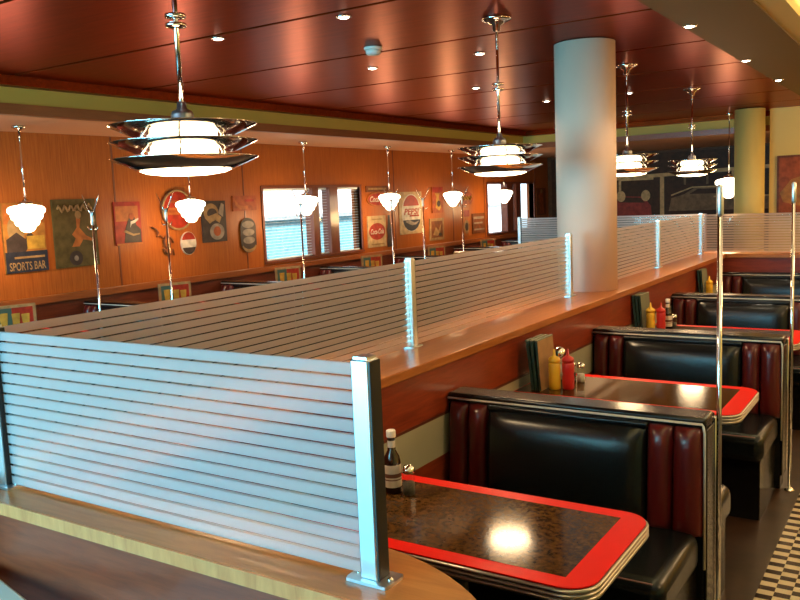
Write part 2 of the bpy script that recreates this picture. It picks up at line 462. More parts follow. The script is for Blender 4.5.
for y, l in zip(pys, ('aluminium post on the long ledge between the two nearest long screens', 'aluminium post on the long ledge touching the front of the cream pillar',
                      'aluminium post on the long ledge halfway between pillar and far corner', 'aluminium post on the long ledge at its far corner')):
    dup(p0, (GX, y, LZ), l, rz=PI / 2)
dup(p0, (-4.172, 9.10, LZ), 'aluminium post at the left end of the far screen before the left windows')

# ------------------------------------------------------------------ columns
o = MB().lathe([(.205, 0), (.205, CZ - .008)], n=64, caps=True).build('round_pillar', 'cream', loc=(-2.055, 5.60, LZ))
o.data.transform(Matrix.Scale((CZ - LZ) / CZ, 4, (0, 0, 1)))
tag(o, 'thick cream plaster pillar rising from the long ledge to the wood ceiling', 'pillar')
o = MB().lathe([(.19, 0), (.19, CZ - .012)], n=48).build('round_pillar', 'yellow', loc=(-2.13, 12.0, 0))
tag(o, 'round yellow pillar beside the yellow wall at the far end', 'pillar')

# ------------------------------------------------------------------ booths
BW = 1.105
def booth(name, loc, label, front=True, rear=True, group='vinyl booths'):
    t = thing(name, loc, label, 'booth', group)
    y0, y1 = (0.012 if front else .07), (.128 if rear else .07)
    MB().box(0, BW - .012, y0, y1, .02, .845, .004).build('back_panel', 'blackrail', t)
    MB().box(-.0, BW - .004, .0 if front else .07, .14 if rear else .07, .85, .895, .012, 3).build('top_rail', 'blackrail', t)
    MB().box(BW - .012, BW, y0 - .004, y1 + .004, .10, .85, .004).build('end_cap', 'blackrail', t)
    for fr in ([1] if front else []) + ([-1] if rear else []):
        yy = -.0 if fr == 1 else .14
        # piping along the rail and down the aisle edge
        MB().tube([(.005, yy, .872), (BW - .016, yy, .872), (BW - .012, yy, .862), (BW - .008, yy, .84), (BW - .008, yy, .31)], .0048, 8).build('piping', 'piping', t)
        yb = .02 if fr == 1 else .12
        sg = -fr
        cols = [(.012, .108, 'red'), (.106, .202, 'red'), (.885, .985, 'red'), (.983, BW - .016, 'red')]
        for a, c, m in cols:
            MB().pillow(a, c, .44, .86, yb, .055, sg, px=2.4, pz=9, shear=.07).build('side_channel', m, t)
        MB().pillow(.200, .888, .44, .848, yb, .075, sg, nx=20, px=9, pz=5, shear=.09).build('back_cushion', 'black', t)
        MB().box(.20, .888, min(yb, yb + sg * .035), max(yb, yb + sg * .035), .835, .862, .010, 3).build('head_roll', 'black', t)
        ya, yc = (yb - .54, yb - .03) if fr == 1 else (yb + .03, yb + .46)
        MB().box(.012, BW - .02, ya, yc, .315, .465, .045, 4).build('seat_cushion', 'black', t)
        yf = ya if fr == 1 else yc
        MB().tube([(.05, yf + fr * .018, .452), (BW - .06, yf + fr * .018, .452)], .004, 8).build('seat_piping', 'red', t)
        MB().box(.02, BW - .04, min(yf + fr * .05, yb), max(yf + fr * .05, yb), .0, .315).build('seat_base', 'blackrail', t)
    if rear:
        MB().box(BW - .012, BW + .006, .128, .15, .10, .872, .004).build('edge_trim', 'chrome', t)
        MB().box(.005, BW - .004, .1395, .1435, .868, .886).build('rail_trim', 'chrome', t)
    return t
BX = -1.797
by = [3.115, 4.964, 6.813, 8.662]
b1 = booth('diner_booth', (BX, by[0], 0), 'black and oxblood vinyl booth back nearest the camera, behind the front table')
dup(b1, (BX, by[1], 0), 'black and oxblood vinyl booth second from the camera, behind the table with mustard and ketchup')
dup(b1, (BX, by[2], 0), 'black and oxblood vinyl booth third from the camera on the right side')
booth('diner_booth', (BX, by[3], 0), 'single black and oxblood vinyl booth against the far cross partition', rear=False)
booth('diner_booth', (BX, 1.275, 0), 'black vinyl bench mostly hidden behind the near rounded ledge', front=False)
LX = -6.95
lab = ['first', 'second', 'third', 'fourth', 'fifth', 'sixth', 'seventh']
for k in range(6):
    dup(b1, (LX, 5.05 + 1.85 * k, 0), '%s black booth from the camera along the left poster wall' % lab[k], 'booths along the left wall')

# ------------------------------------------------------------------ tables
def rrect(x0, x1, y0, y1, r, n=8):
    p = [(x0, y0)]
    for cx, cy, a0 in ((x1 - r, y0 + r, -90), (x1 - r, y1 - r, 0)):
        for k in range(n + 1):
            a = math.radians(a0 + 90 * k / n); p.append((cx + r * math.cos(a), cy + r * math.sin(a)))
    p.append((x0, y1)); return p
def table(loc, label):
    t = thing('diner_table', loc, label, 'table', 'red bordered diner tables')
    L, h = 1.09, .285
    out = rrect(0, L, -h, h, .085)
    MB().prism(out, .705, .7465).build('tabletop', 'iron', t)
    b = MB(); ins = [(.004, -h + .058), (L - .082, -h + .058), (L - .082, h - .058), (.004, h - .058)]
    b.prism(out, .7465, .750); b.build('border', 'redlam', t)
    MB().prism(ins, .7499, .7506).build('laminate_panel', 'lam', t)
    # ribbed metal edge band: three half-round ridges
    b = MB()
    for z in (.713, .726, .739):
        pts = [(x, y, z) for x, y in rrect(.0, L + .002, -h - .002, h + .002, .087)]
        b.tube(pts, .0066, 8)
    b.build('edge_band', 'edge', t)
    MB().lathe([(.042, .02), (.042, .70), (.12, .704)], L * .5, 0, 24).build('pedestal', 'iron', t)
    MB().lathe([(.26, 0), (.26, .012), (.06, .03)], L * .5, 0, 32).build('base', 'iron', t)
    return t
TX = -1.796
ty = [2.180, 4.029, 5.878, 7.727]
t1 = table((TX, ty[0], 0), 'red bordered brown laminate table nearest the camera, with a dark sauce bottle')
dup(t1, (TX, ty[1], 0), 'red bordered brown table second from the camera with green menus, mustard and ketchup')
dup(t1, (TX, ty[2], 0), 'red bordered brown table third from the camera between the second and third booths')
dup(t1, (TX, ty[3], 0), 'red bordered brown table farthest back, before the last booth')
for k in range(6):
    dup(t1, (LX, 4.12 + 1.85 * k, 0), '%s table from the camera along the left poster wall' % lab[k], 'tables along the left wall')

# ------------------------------------------------------------------ table-top things
TZ = .7508
def squeeze(loc, mat, label):
    t = thing('squeeze_bottle', loc, label, 'bottle', 'squeeze bottles')
    MB().lathe([(.027, 0), (.030, .004), (.031, .06), (.028, .075), (.031, .09), (.031, .128), (.027, .140)], n=24).build('body', mat, t)
    MB().lathe([(.031, .139), (.031, .153), (.026, .163), (.010, .172), (.008, .176), (.0042, .205), (.003, .206)], n=24).build('nozzle_cap', mat, t)
    return t
def sauce(loc, label):
    t = thing('sauce_bottle', loc, label, 'bottle', 'dark sauce bottles')
    MB().lathe([(.027, 0), (.030, .004), (.030, .105), (.026, .125), (.014, .148), (.0125, .195)], n=24).build('bottle_body', 'darkglass', t)
    MB().lathe([(.0306, .022), (.0306, .100)], n=24, caps=False).build('front_label', 'label', t)
    b = MB()
    for z0, z1 in ((.046, .050), (.056, .070)):
        b.lathe([(.0309, z0), (.0309, z1)], n=24, caps=False)
    b.build('label_print', 'labeldark', t)
    MB().lathe([(.0138, .158), (.0134, .182)], n=24, caps=False).build('neck_label', 'label', t)
    MB().lathe([(.016, .193), (.0165, .196), (.0165, .214), (.014, .218), (0, .219)], n=24).build('screw_cap', 'cap', t)
    return t
def shaker(loc, fill, label, s=1.):
    t = thing('shaker', loc, label, 'shaker', 'glass shakers')
    MB().lathe([(.022 * s, 0), (.025 * s, .004), (.023 * s, .05 * s), (.020 * s, .078 * s)], n=8, smooth=False).build('glass_body', 'clear', t)
    MB().lathe([(.020 * s, .003), (.0205 * s, .045 * s), (0, .047 * s)], n=12).build('contents', fill, t)
    MB().lathe([(.021 * s, .078 * s), (.022 * s, .081 * s), (.022 * s, .092 * s), (.014 * s, .104 * s), (0, .108 * s)], n=24).build('chrome_lid', 'chrome', t)
    return t
def menu(loc, cover, label, tilt=6, rz=0, w=.20, h=.255):
    t = thing('menu', loc, label, 'menu', 'menus standing on tables', rz)
    t.rotation_euler = (0, math.radians(-tilt), rz)
    MB().box(.0045, .0065, -w / 2, w / 2, 0, h).build('front_cover', cover, t)
    MB().box(-.0065, -.0045, -w / 2, w / 2, 0, h).build('back_cover', 'menugreen', t)
    MB().box(-.0045, .0045, -w / 2 + .002, w / 2 - .004, .003, h - .003).build('pages', 'menugreen', t)
    b = MB(); b.box(-.0075, .0075, -w / 2 - .001, w / 2, h, h + .006); b.build('binding', 'menurim', t)
    return t
# table one
sauce((-1.548, 2.290, TZ), 'dark sauce bottle with cream label and white cap on the nearest table')
shaker((-1.480, 2.285, TZ), 'pepper', 'glass shaker right of the sauce bottle on the nearest table')
# table two
menu((-1.712, 3.945, TZ), 'menugreen', 'green menu nearest the partition on the second table')
menu((-1.692, 3.945, TZ), 'menugreen', 'green menu in the middle of the stack on the second table', 5)
menu((-1.669, 3.945, TZ), 'menutan', 'green edged menu with tan face beside the mustard on the second table', 4)
squeeze((-1.624, 3.925, TZ), 'mustard', 'yellow mustard squeeze bottle on the second table')
squeeze((-1.560, 3.950, TZ), 'ketchup', 'red ketchup squeeze bottle on the second table')
shaker((-1.555, 4.115, TZ), 'salt', 'glass salt shaker with chrome lid right of the ketchup on the second table')
shaker((-1.610, 4.130, TZ), 'pepper', 'glass pepper shaker beside the salt on the second table')
shaker((-1.690, 4.150, TZ), 'salt', 'tall sugar shaker with chrome lid behind the ketchup on the second table', 1.65)
# table three
menu((-1.760, 5.86, TZ), 'menugreen', 'green menu nearest the partition on the third table')
menu((-1.740, 5.86, TZ), 'menugreen', 'green menu in the middle of the stack on the third table', 5)
menu((-1.718, 5.86, TZ), 'menurim', 'olive faced menu beside the mustard on the third table', 4)
squeeze((-1.672, 5.80, TZ), 'mustard', 'yellow mustard squeeze bottle on the third table')
squeeze((-1.605, 5.82, TZ), 'ketchup', 'red ketchup squeeze bottle on the third table')
sauce((-1.590, 5.94, TZ), 'dark sauce bottle with white cap on the third table')
shaker((-1.555, 5.97, TZ), 'pepper', 'small glass shaker right of the sauce bottle on the third table')
# table four
menu((-1.755, 7.74, TZ), 'menugreen', 'green menu nearest the partition on the farthest table')
menu((-1.732, 7.74, TZ), 'menurim', 'olive faced menu on the farthest table', 5)
squeeze((-1.690, 7.68, TZ), 'mustard', 'yellow mustard squeeze bottle on the farthest table')
# picture cards on the left tables
mc = None
for k in range(6):
    y = 4.19 + 1.83 * k
    lb = 'framed drinks card standing on the %s table from the camera along the left wall' % lab[k]
    if mc is None:
        mc = thing('table_card', (-6.74, y, TZ), lb, 'card', 'framed drinks cards', math.radians(-18))
        MB().box(-.006, .006, -.17, .17, 0, .215).build('card', 'menugreen', mc)
        b = MB(); b.box(-.008, .010, -.18, .18, .20, .225); b.box(-.008, .010, .155, .18, 0, .2); b.box(-.008, .010, -.18, -.155, 0, .2); b.box(-.008, .010, -.155, .155, 0, .012)
        b.build('frame', 'p_tan', mc)
        MB().box(.006, .008, -.02, .155, .012, .2).build('picture', 'p_red', mc)
        b = MB()
        for yy, hh in ((-.09, .13), (.01, .12), (.09, .11)):
            b.prism([(yy - .025, .03), (yy + .025, .03), (yy + .035, .03 + hh), (yy - .035, .03 + hh)], .008, .0095, 'x')
        b.build('drinks', 'p_yellow', mc)
    else:
        dup(mc, (-6.74, y, TZ), lb)

# ------------------------------------------------------------------ coat poles
def pole(loc, label, hooks, h=1.745):
    t = thing('coat_pole', loc, label, 'pole', 'chrome coat poles')
    MB().tube([(0, 0, .008), (0, 0, h)], .0095, 16).build('shaft', 'chrome', t)
    MB().lathe([(.028, 0), (.028, .006), (.012, .018)], n=24).build('floor_flange', 'chrome', t)
    MB().lathe([(.0112, h - .10), (.0125, h - .097), (.0125, h), (.009, h + .008), (0, h + .012)], n=20).build('top_cap', 'alu', t)
    if hooks:
        for a in (0, PI):
            c, s_ = math.cos(a), math.sin(a)
            MB().tube([(c * .012, s_ * .012, h - .02), (c * .04, s_ * .04, h + .03), (c * .075, s_ * .075, h + .09), (c * .11, s_ * .11, h + .15)], [.006, .0055, .005, .004], 8).build('hook_arm', 'chrome', t)
            MB().tube([(c * .012, s_ * .012, h - .13), (c * .05, s_ * .05, h - .14), (c * .065, s_ * .065, h - .11)], .005, 8).build('lower_hook', 'chrome', t)
    return t
pole((-.664, 3.185, 0), 'tall chrome coat pole at the aisle end of the nearest booth', False)
pole((-.664, 5.035, 0), 'tall chrome coat pole at the aisle end of the second booth', False)
pl = pole((-5.82, 4.38, 0), 'leftmost chrome coat pole with forked hooks before the left wall posters', True)
for y, l in ((5.16, 'chrome coat pole with forked hooks just right of the red poster on the left wall'), (7.05, 'chrome coat pole with forked hooks before the nearer left window'),
             (8.85, 'chrome coat pole with forked hooks before the cream and red sign'), (9.62, 'chrome coat pole with forked hooks right of the cap shaped poster'),
             (10.72, 'chrome coat pole with forked hooks farthest along the left wall')):
    dup(pl, (-5.82, y, 0), l)

# ------------------------------------------------------------------ lamps
LAMPS = []
def deco(loc, label):
    """stepped chrome pendant; origin at the ceiling"""
    t = thing('pendant_lamp', loc, label, 'pendant lamp', 'tiered chrome pendant lamps')
    d = -CZ
    MB().lathe([(.085, -.002), (.085, -.012), (.060, -.022), (.045, -.024), (.045, -.034), (.025, -.044), (.022, -.075), (0, -.08)][::-1], n=32).build('ceiling_canopy', 'chrome', t)
    MB().tube([(0, 0, -.06), (0, 0, 2.07 + d)], .0085, 14).build('stem', 'chrome', t)
    for zz in (2.385, 2.355):
        MB().lathe([(.008, zz - .010 + d), (.034, zz - .006 + d), (.036, zz + d), (.034, zz + .006 + d), (.008, zz + .010 + d)], n=24).build('stem_ring', 'chrome', t)
    MB().lathe([(.044, 2.020 + d), (.038, 2.026 + d), (.038, 2.062 + d), (.033, 2.074 + d), (.018, 2.082 + d), (.014, 2.105 + d), (0, 2.105 + d)], n=28).build('socket_cap', 'alu', t)
    for zz in (2.026, 1.971, 1.916):
        # saucer: rim at top, dished base ring, open centre
        MB().lathe([(.118, zz - .034 + d), (.165, zz - .036 + d), (.245, zz + d), (.247, zz + .002 + d), (.243, zz + .003 + d), (.165, zz - .032 + d), (.118, zz - .030 + d), (.118, zz - .034 + d)], n=48, caps=False).build('saucer', 'chrome', t)
    MB().lathe([(.112, 1.881 + d), (.112, 2.012 + d), (0, 2.018 + d)], n=36, caps=True).build('inner_diffuser', 'core', t)
    for k in range(6):
        a = 2 * PI * k / 6 + .2
        MB().tube([(.150 * math.cos(a), .150 * math.sin(a), 1.878 + d), (.150 * math.cos(a), .150 * math.sin(a), 2.005 + d)], .0042, 8).build('spacer_rod', 'chrome', t)
    MB().lathe([(0, 1.858 + d), (.08, 1.861 + d), (.13, 1.868 + d), (.152, 1.877 + d), (0, 1.8775 + d)], n=40, caps=False).build('bottom_lens', 'core', t)
    LAMPS.append(('deco', loc))
    return t
dx = -2.15
d0 = deco((dx, 2.01, CZ), 'tiered chrome pendant lamp nearest the camera at upper left')
for y, l in ((4.44, 'tiered chrome pendant lamp second from the camera, left of the cream pillar'), (6.82, 'tiered chrome pendant lamp just right of the cream pillar'), (8.97, 'tiered chrome pendant lamp farthest back before the dark mural')):
    dup(d0, (dx, y, CZ), l); LAMPS.append(('deco', (dx, y, CZ)))

def globe(loc, top, label, s=1.):
    t = thing('globe_pendant', loc, label, 'pendant lamp', 'white schoolhouse pendant lamps')
    MB().lathe([(.055, top), (.055, top - .018), (.03, top - .03), (.012, top - .04), (.012, top - .10), (0, top - .10)], n=24).build('ceiling_canopy', 'chrome', t)
    MB().tube([(0, 0, top - .09), (0, 0, .15 * s)], .0065, 10).build('stem', 'chrome', t)
    MB().lathe([(.058 * s, .118 * s), (.06 * s, .125 * s), (.058 * s, .145 * s), (.03 * s, .152 * s), (.01 * s, .17 * s), (0, .17 * s)], n=28).build('fitter', 'chrome', t)
    prof = [(.055, .118), (.075, .116), (.115, .110), (.142, .097), (.153, .078), (.150, .056), (.136, .042), (.126, .040), (.131, .024), (.124, .002), (.108, -.012), (.098, -.014), (.101, -.030), (.092, -.050), (.076, -.062), (.064, -.064), (.064, -.080), (.050, -.100), (.026, -.112), (0, -.115)]
    MB().lathe([(r * s, z * s) for r, z in prof], n=36, caps=False).build('glass_shade', 'globe', t)
    return t
gl = None
gys = [4.242, 6.10, 7.985, 9.84, 11.675, 13.56]
gn = ['before the leftmost poster', 'left of the round cap sign', 'before the nearer left window', 'above the cream and red sign', 'between the two left windows', 'before the farther left window']
for y, l in zip(gys, gn):
    lb = 'lit white schoolhouse pendant %s' % l
    if gl is None: gl = globe((-6.5, y, 1.715), 2.493 - 1.715, lb)
    else: dup(gl, (-6.5, y, 1.715), lb)
    LAMPS.append(('globe', (-6.5, y, 1.715)))
globe((-2.48, 12.45, 1.71), CZ - 1.71, 'lit white schoolhouse pendant partly hidden by the yellow pillar', 1.2)
LAMPS.append(('globe', (-2.48, 12.45, 1.71)))

spots = [(-3.66, 3.75), (-2.76, 3.80), (-3.66, 5.38), (-2.76, 5.42), (-3.65, 7.07), (-3.64, 8.72), (-2.74, 8.77), (-1.325, 5.46), (-1.325, 7.28), (-1.325, 8.90), (-3.66, 10.4)]
sn = ['above the first hanging lamp, left one', 'above the first hanging lamp, nearer the top edge', 'left of the second hanging lamp, lower one', 'right beside the stem of the second hanging lamp',
      'above the second hanging lamp shade', 'just left of the cream pillar', 'beside the stem of the third hanging lamp', 'at the soffit edge, nearest', 'at the soffit edge, middle one', 'at the soffit edge, farthest', 'deep in the ceiling behind the pillar']
sp0 = None
for (x, y), l in zip(spots, sn):
    zc = CZ if x < -1.37 else CZ - .012
    lb = 'small lit recessed ceiling spot %s' % l
    if sp0 is None:
        sp0 = thing('ceiling_spot', (x, y, zc), lb, 'ceiling light', 'recessed ceiling spots')
        MB().lathe([(.030, 0), (.045, 0), (.045, -.004), (.036, -.008), (.030, -.004), (.030, 0)], n=28, caps=False).build('trim_ring', 'chrome', sp0)
        MB().lathe([(.031, -.002), (.026, -.009), (.012, -.013), (0, -.014)], n=24).build('bulb', 'spot', sp0)
    else: dup(sp0, (x, y, zc), lb)
    LAMPS.append(('spot', (x, y, zc)))
t = thing('smoke_detector', (-3.17, 4.68, CZ), 'white round smoke detector on the wood ceiling', 'smoke detector')
MB().lathe([(.062, -.001), (.062, -.012), (.055, -.02)], n=32).build('mounting_base', 'plastic', t)
MB().lathe([(.050, -.019), (.050, -.038), (.040, -.05), (.0, -.052)], n=32).build('sensor_dome', 'plastic', t)

# ------------------------------------------------------------------ signs on the left wall
def ell(cy, cz, ry, rz, n=28, a0=0, a1=360):
    return [(cy + ry * math.cos(math.radians(a0 + (a1 - a0) * k / n)), cz + rz * math.sin(math.radians(a0 + (a1 - a0) * k / n))) for k in range(n if a1 - a0 == 360 else n + 1)]
class Sign:
    """flat board on the left wall; u runs to the right, v up, both in metres from the centre"""
    def __init__(s, name, box, label, cat, board='p_dark', shape='rect', group=None, x=-7.0, face='+x'):
        y0, y1, z0, z1 = box; s.w, s.h = (y1 - y0), (z1 - z0); s.lay = .018
        s.t = thing(name, (x, (y0 + y1) / 2, (z0 + z1) / 2), label, cat, group)
        if board:
            p = [(-s.w / 2, -s.h / 2), (s.w / 2, -s.h / 2), (s.w / 2, s.h / 2), (-s.w / 2, s.h / 2)] if shape == 'rect' else ell(0, 0, s.w / 2, s.h / 2, 40)
            MB().prism(p, 0, .018, 'x').build('board', board, s.t)
    def poly(s, name, pts, mat, norm=True):
        p = [(a * s.w, c * s.h) for a, c in pts] if norm else pts
        MB().prism(p, s.lay - .0005, s.lay + .0015, 'x').build(name, mat, s.t); s.lay += .0016
        return s
    def rect(s, name, u0, u1, v0, v1, mat): return s.poly(name, [(u0, v0), (u1, v0), (u1, v1), (u0, v1)], mat)
    def ell(s, name, cu, cv, ru, rv, mat, a0=0, a1=360): return s.poly(name, ell(cu, cv, ru, rv, 28, a0, a1), mat)
    def text(s, body, cu, cv, wu, hv, mat, shear=0., bold=.02, rot=0.):
        me = text_mesh(body, shear, bold); me.materials.append(M[mat])
        w, h = wu * s.w, hv * s.h; ca, sa = math.cos(rot), math.sin(rot)
        for v in me.vertices:
            a, c = (v.co.x - .5) * w, (v.co.y - .5) * h
            v.co = Vector((s.lay + .001, cu * s.w + a * ca - c * sa, cv * s.h + a * sa + c * ca))
        o = bpy.data.objects.new('lettering', me); COL.objects.link(o); o.parent = s.t; s.lay += .0016
        return s
    def tube(s, name, pts, r, mat):
        MB().tube([(s.lay + r, a * s.w, c * s.h) for a, c in pts], r, 8).build(name, mat, s.t); return s

WP = 'posters on the left wall'
s = Sign('poster', (4.31, 4.73, 1.23, 1.86), 'tall gold and black poster with capital lettering at the bottom, leftmost', 'poster', 'p_gold', group=WP)
s.rect('top_band', -.47, .47, .20, .48, 'p_orange').ell('figure', -.2, .12, .2, .2, 'p_tan').poly('figure', [(-.45, -.02), (-.2, .08), (.0, -.02), (.1, .1), (.2, .02), (-.05, -.24), (-.45, -.2)], 'p_dark')
s.rect('lower_band', -.5, .5, -.5, -.2, 'p_navy').text('SPORTS BAR', 0, -.41, .86, .12, 'p_tan', bold=.01).rect('line', -.3, .42, -.30, -.27, 'p_tan')
s.rect('panel', .02, .45, -.17, .02, 'p_yellow')
s = Sign('poster', (4.82, 5.30, 1.23, 1.88), 'tall dark green poster with an orange leaping figure', 'poster', 'p_green', group=WP)
s.tube('script', [(-.4 + .8 * k / 24, .36 + .05 * math.sin(k * 1.5) + .02 * k / 24) for k in range(25)], .010, 'p_tan').poly('figure', [(.02, .28), (.12, .2), (.08, .08), (.22, -.04), (.38, -.10), (.36, -.13), (.15, -.1), (.05, -.2), (-.12, -.2), (-.02, -.08), (-.1, -.02), (.02, .08)], 'p_orange')
s.ell('figure', .07, .27, .07, .06, 'p_tan').ell('ball', -.05, -.37, .15, .11, 'p_dark').ell('ball', -.05, -.37, .05, .04, 'p_grey')
s = Sign('poster', (5.52, 5.85, 1.40, 1.84), 'small red and orange poster with a dark seated figure', 'poster', 'p_red', group=WP)
s.rect('sky', -.46, .4, .05, .40, 'p_orange').poly('figure', [(-.2, -.45), (-.12, -.12), (0, .08), (.1, .2), (.25, .14), (.3, -.05), (.46, -.15), (.46, -.46)], 'p_dark').ell('face', .13, .16, .1, .08, 'p_rust')
s.poly('arm', [(.05, -.1), (.12, -.02), (.24, .0), (.4, .09), (.36, .11), (.2, .06), (.08, .04)], 'p_white').poly('arm', [(-.2, -.2), (.15, -.3), (.4, -.27), (.4, -.24), (.15, -.25), (-.15, -.15)], 'p_tan')
s.rect('lower_band', -.5, .5, -.5, -.46, 'p_orange')
s = Sign('button_sign', (6.13, 6.57, 1.52, 1.95), 'round rust red button sign with a lighter centre band', 'sign', 'p_rust', 'ell')
s.ell('ring', 0, 0, .47, .47, 'p_red').rect('band', -.42, .42, -.12, .06, 'p_orange').rect('line', -.25, .25, .18, .24, 'p_rust').rect('line', -.3, .3, -.06, .0, 'p_rust')
s.tube('rim', [(.49 * math.cos(a * .2618), .49 * math.sin(a * .2618)) for a in range(25)], .012, 'p_tan')
s = Sign('cap_sign', (6.38, 6.60, 1.235, 1.49), 'round bottle cap sign red over white over dark', 'sign', 'p_white', 'ell')
s.ell('red_cap', 0, .04, .46, .44, 'p_red', 15, 165).ell('dark_cap', 0, -.08, .45, .40, 'p_dark', 195, 345)
s = Sign('scroll_sign', (5.97, 6.27, 1.23, 1.57), 'brown scrolled ironwork lettering below the round red sign', 'sign', None)
s.tube('scroll', [(-.48, .48), (-.3, .42), (-.2, .3), (-.28, .18), (-.12, .2), (.0, .12)], .011, 'p_brown')
s.tube('scroll', [(.2 + .24 * (1 - k / 22) * math.cos(k * .42), -.05 + .26 * (1 - k / 30) * math.sin(k * .42)) for k in range(18)], .012, 'p_brown')
s.tube('scroll', [(.0, -.2), (.1, -.36), (.3, -.4), (.42, -.28), (.46, -.45)], .011, 'p_brown')
s = Sign('poster', (6.71, 7.09, 1.35, 1.82), 'dark framed poster with pale round shapes, right of the cap sign', 'poster', 'p_dark', group=WP)
s.ell('shape', -.12, .22, .3, .22, 'p_tan').ell('shape', -.08, .2, .2, .12, 'p_dark').poly('shape', [(-.4, .1), (-.2, -.05), (.0, .05), (.2, -.04), (.3, .1), (.1, .2)], 'p_tan').ell('shape', .08, -.25, .3, .2, 'p_grey').ell('shape', .08, -.24, .15, .12, 'p_rust')
s.poly('shape', [(.15, .2), (.3, .45), (.42, .4), (.35, .1)], 'p_grey')
s = Sign('script_sign', (7.22, 7.62, 1.69, 1.87), 'small red painted sign with an orange curl, left of the nearer window', 'sign', 'p_rust')
s.poly('swoosh', [(-.45, .4), (-.36, .1), (-.25, -.1), (-.05, -.2), (.15, -.15), (.1, -.38), (-.2, -.42), (-.4, -.15)], 'p_orange').rect('line', .0, .4, .1, .25, 'p_red')
s = Sign('plate_sign', (7.31, 7.59, 1.18, 1.61), 'dark oval sign of stacked pale discs, left of the nearer window', 'sign', None)
s.poly('board', ell(0, .22, .48, .27, 20, 0, 180) + ell(0, -.22, .48, .27, 20, 180, 360), 'p_dark')
for v in (.30, .08, -.14): s.ell('disc', 0, v, .36, .10, 'p_grey')
s.poly('disc', ell(0, -.22, .47, .26, 14, 200, 340) + ell(0, -.22, .40, .17, 14, 340, 200), 'p_tan')
s = Sign('plank_sign', (9.97, 10.55, 1.875, 1.96), 'narrow dark plank sign above the red oval sign', 'sign', 'p_brown')
s.rect('line', -.42, .40, -.15, .15, 'p_tan')
s = Sign('script_sign', (9.98, 10.60, 1.66, 1.865), 'red oval sign with white script, above the cream sign', 'sign', 'p_orange', 'ell')
s.ell('field', 0, 0, .46, .43, 'p_red').text('Coca-Cola', 0, .02, .78, .42, 'p_white', .35)
s = Sign('button_poster', (9.97, 10.44, 1.06, 1.52), 'cream sign with a large dark red disc and white script', 'sign', 'p_cream')
s.poly('disc', ell(0, 0, .45, .27, 36), 'p_red').text('Coca-Cola', 0, 0, .74, .17, 'p_white', .35).rect('line', -.3, .3, .37, .41, 'p_tan').rect('line', -.35, .35, -.43, -.39, 'p_tan')
s = Sign('bottle_sign', (10.45, 10.61, 1.04, 1.52), 'dark bottle shaped sign beside the cream sign', 'sign', None)
s.poly('bottle', [(-.4, -.5), (.4, -.5), (.44, -.3), (.34, -.12), (.4, .05), (.2, .25), (.16, .46), (.2, .5), (-.2, .5), (-.16, .46), (-.2, .25), (-.4, .05), (-.34, -.12), (-.44, -.3)], 'p_dark')
s = Sign('cap_poster', (10.85, 11.51, 1.20, 1.86), 'large cream poster with a red, white and navy bottle cap', 'poster', 'p_cream')
s.ell('cap', 0, 0, .43, .45, 'p_white').ell('red_cap', 0, .10, .36, .32, 'p_red', 12, 168).ell('navy_cap', 0, -.10, .40, .33, 'p_navy', 192, 348).text('PEPSI', 0, .03, .68, .15, 'p_red', .2, .03).rect('line', -.1, .33, -.09, -.05, 'p_red')
s.poly('wave', [(-.3, -.2), (-.1, -.17), (.1, -.24), (.32, -.2), (.2, -.28), (0, -.3), (-.2, -.24)], 'p_grey')
s = Sign('poster', (11.84, 12.20, 1.50, 1.93), 'narrow red poster with a pale figure in the middle', 'poster', 'p_rust', group=WP)
s.poly('figure', [(-.2, -.3), (-.1, .1), (-.25, .25), (.2, .25), (.1, .08), (.3, -.3), (.1, -.42)], 'p_yellow').ell('figure', .08, -.15, .15, .12, 'p_dark').rect('top_band', -.46, .46, .3, .48, 'p_red')
s = Sign('poster', (11.74, 12.20, 1.05, 1.41), 'square tan poster with dark drawing, below the narrow red one', 'poster', 'p_tan', group=WP)
s.rect('picture', -.4, .4, -.38, .38, 'p_brown').poly('drawing', [(-.3, -.25), (-.1, .1), (.1, -.05), (.3, .28), (.2, -.2), (0, -.3)], 'p_tan').ell('drawing', .2, -.25, .12, .08, 'p_dark')
s = Sign('oval_sign', (12.76, 13.32, 1.58, 1.86), 'amber rounded sign left of the farther window', 'sign', 'p_orange', 'ell')
s.ell('field', .0, 0, .44, .42, 'p_rust').tube('script', [(-.3 + .6 * k / 16, .12 * math.sin(k * 1.3)) for k in range(17)], .012, 'p_yellow')
s = Sign('poster', (12.88, 13.14, 1.04, 1.55), 'very narrow orange sign below the amber rounded sign', 'poster', 'p_orange', group=WP)
s.ell('circle', 0, -.15, .38, .24, 'p_tan').ell('circle', 0, -.15, .22, .14, 'p_dark').rect('band', -.4, .4, .2, .42, 'p_red')
s = Sign('poster', (13.24, 13.72, 1.08, 1.44), 'dusky brown sign with stacked bands beside the farther window', 'poster', 'p_brown', group=WP)
s.rect('band', -.42, .42, .22, .34, 'p_grey').rect('band', -.42, .3, -.02, .06, 'p_grey').rect('band', -.42, .42, -.34, -.26, 'p_grey')
s = Sign('poster', (16.10, 16.58, 1.30, 1.86), 'dim brown poster with a standing figure beyond the farther window', 'poster', 'p_brown', group=WP)
s.poly('figure', [(-.2, -.45), (-.12, .1), (-.3, .2), (-.1, .4), (.15, .4), (.2, .1), (.3, -.45)], 'p_rust').ell('figure', .02, .38, .1, .07, 'p_tan')

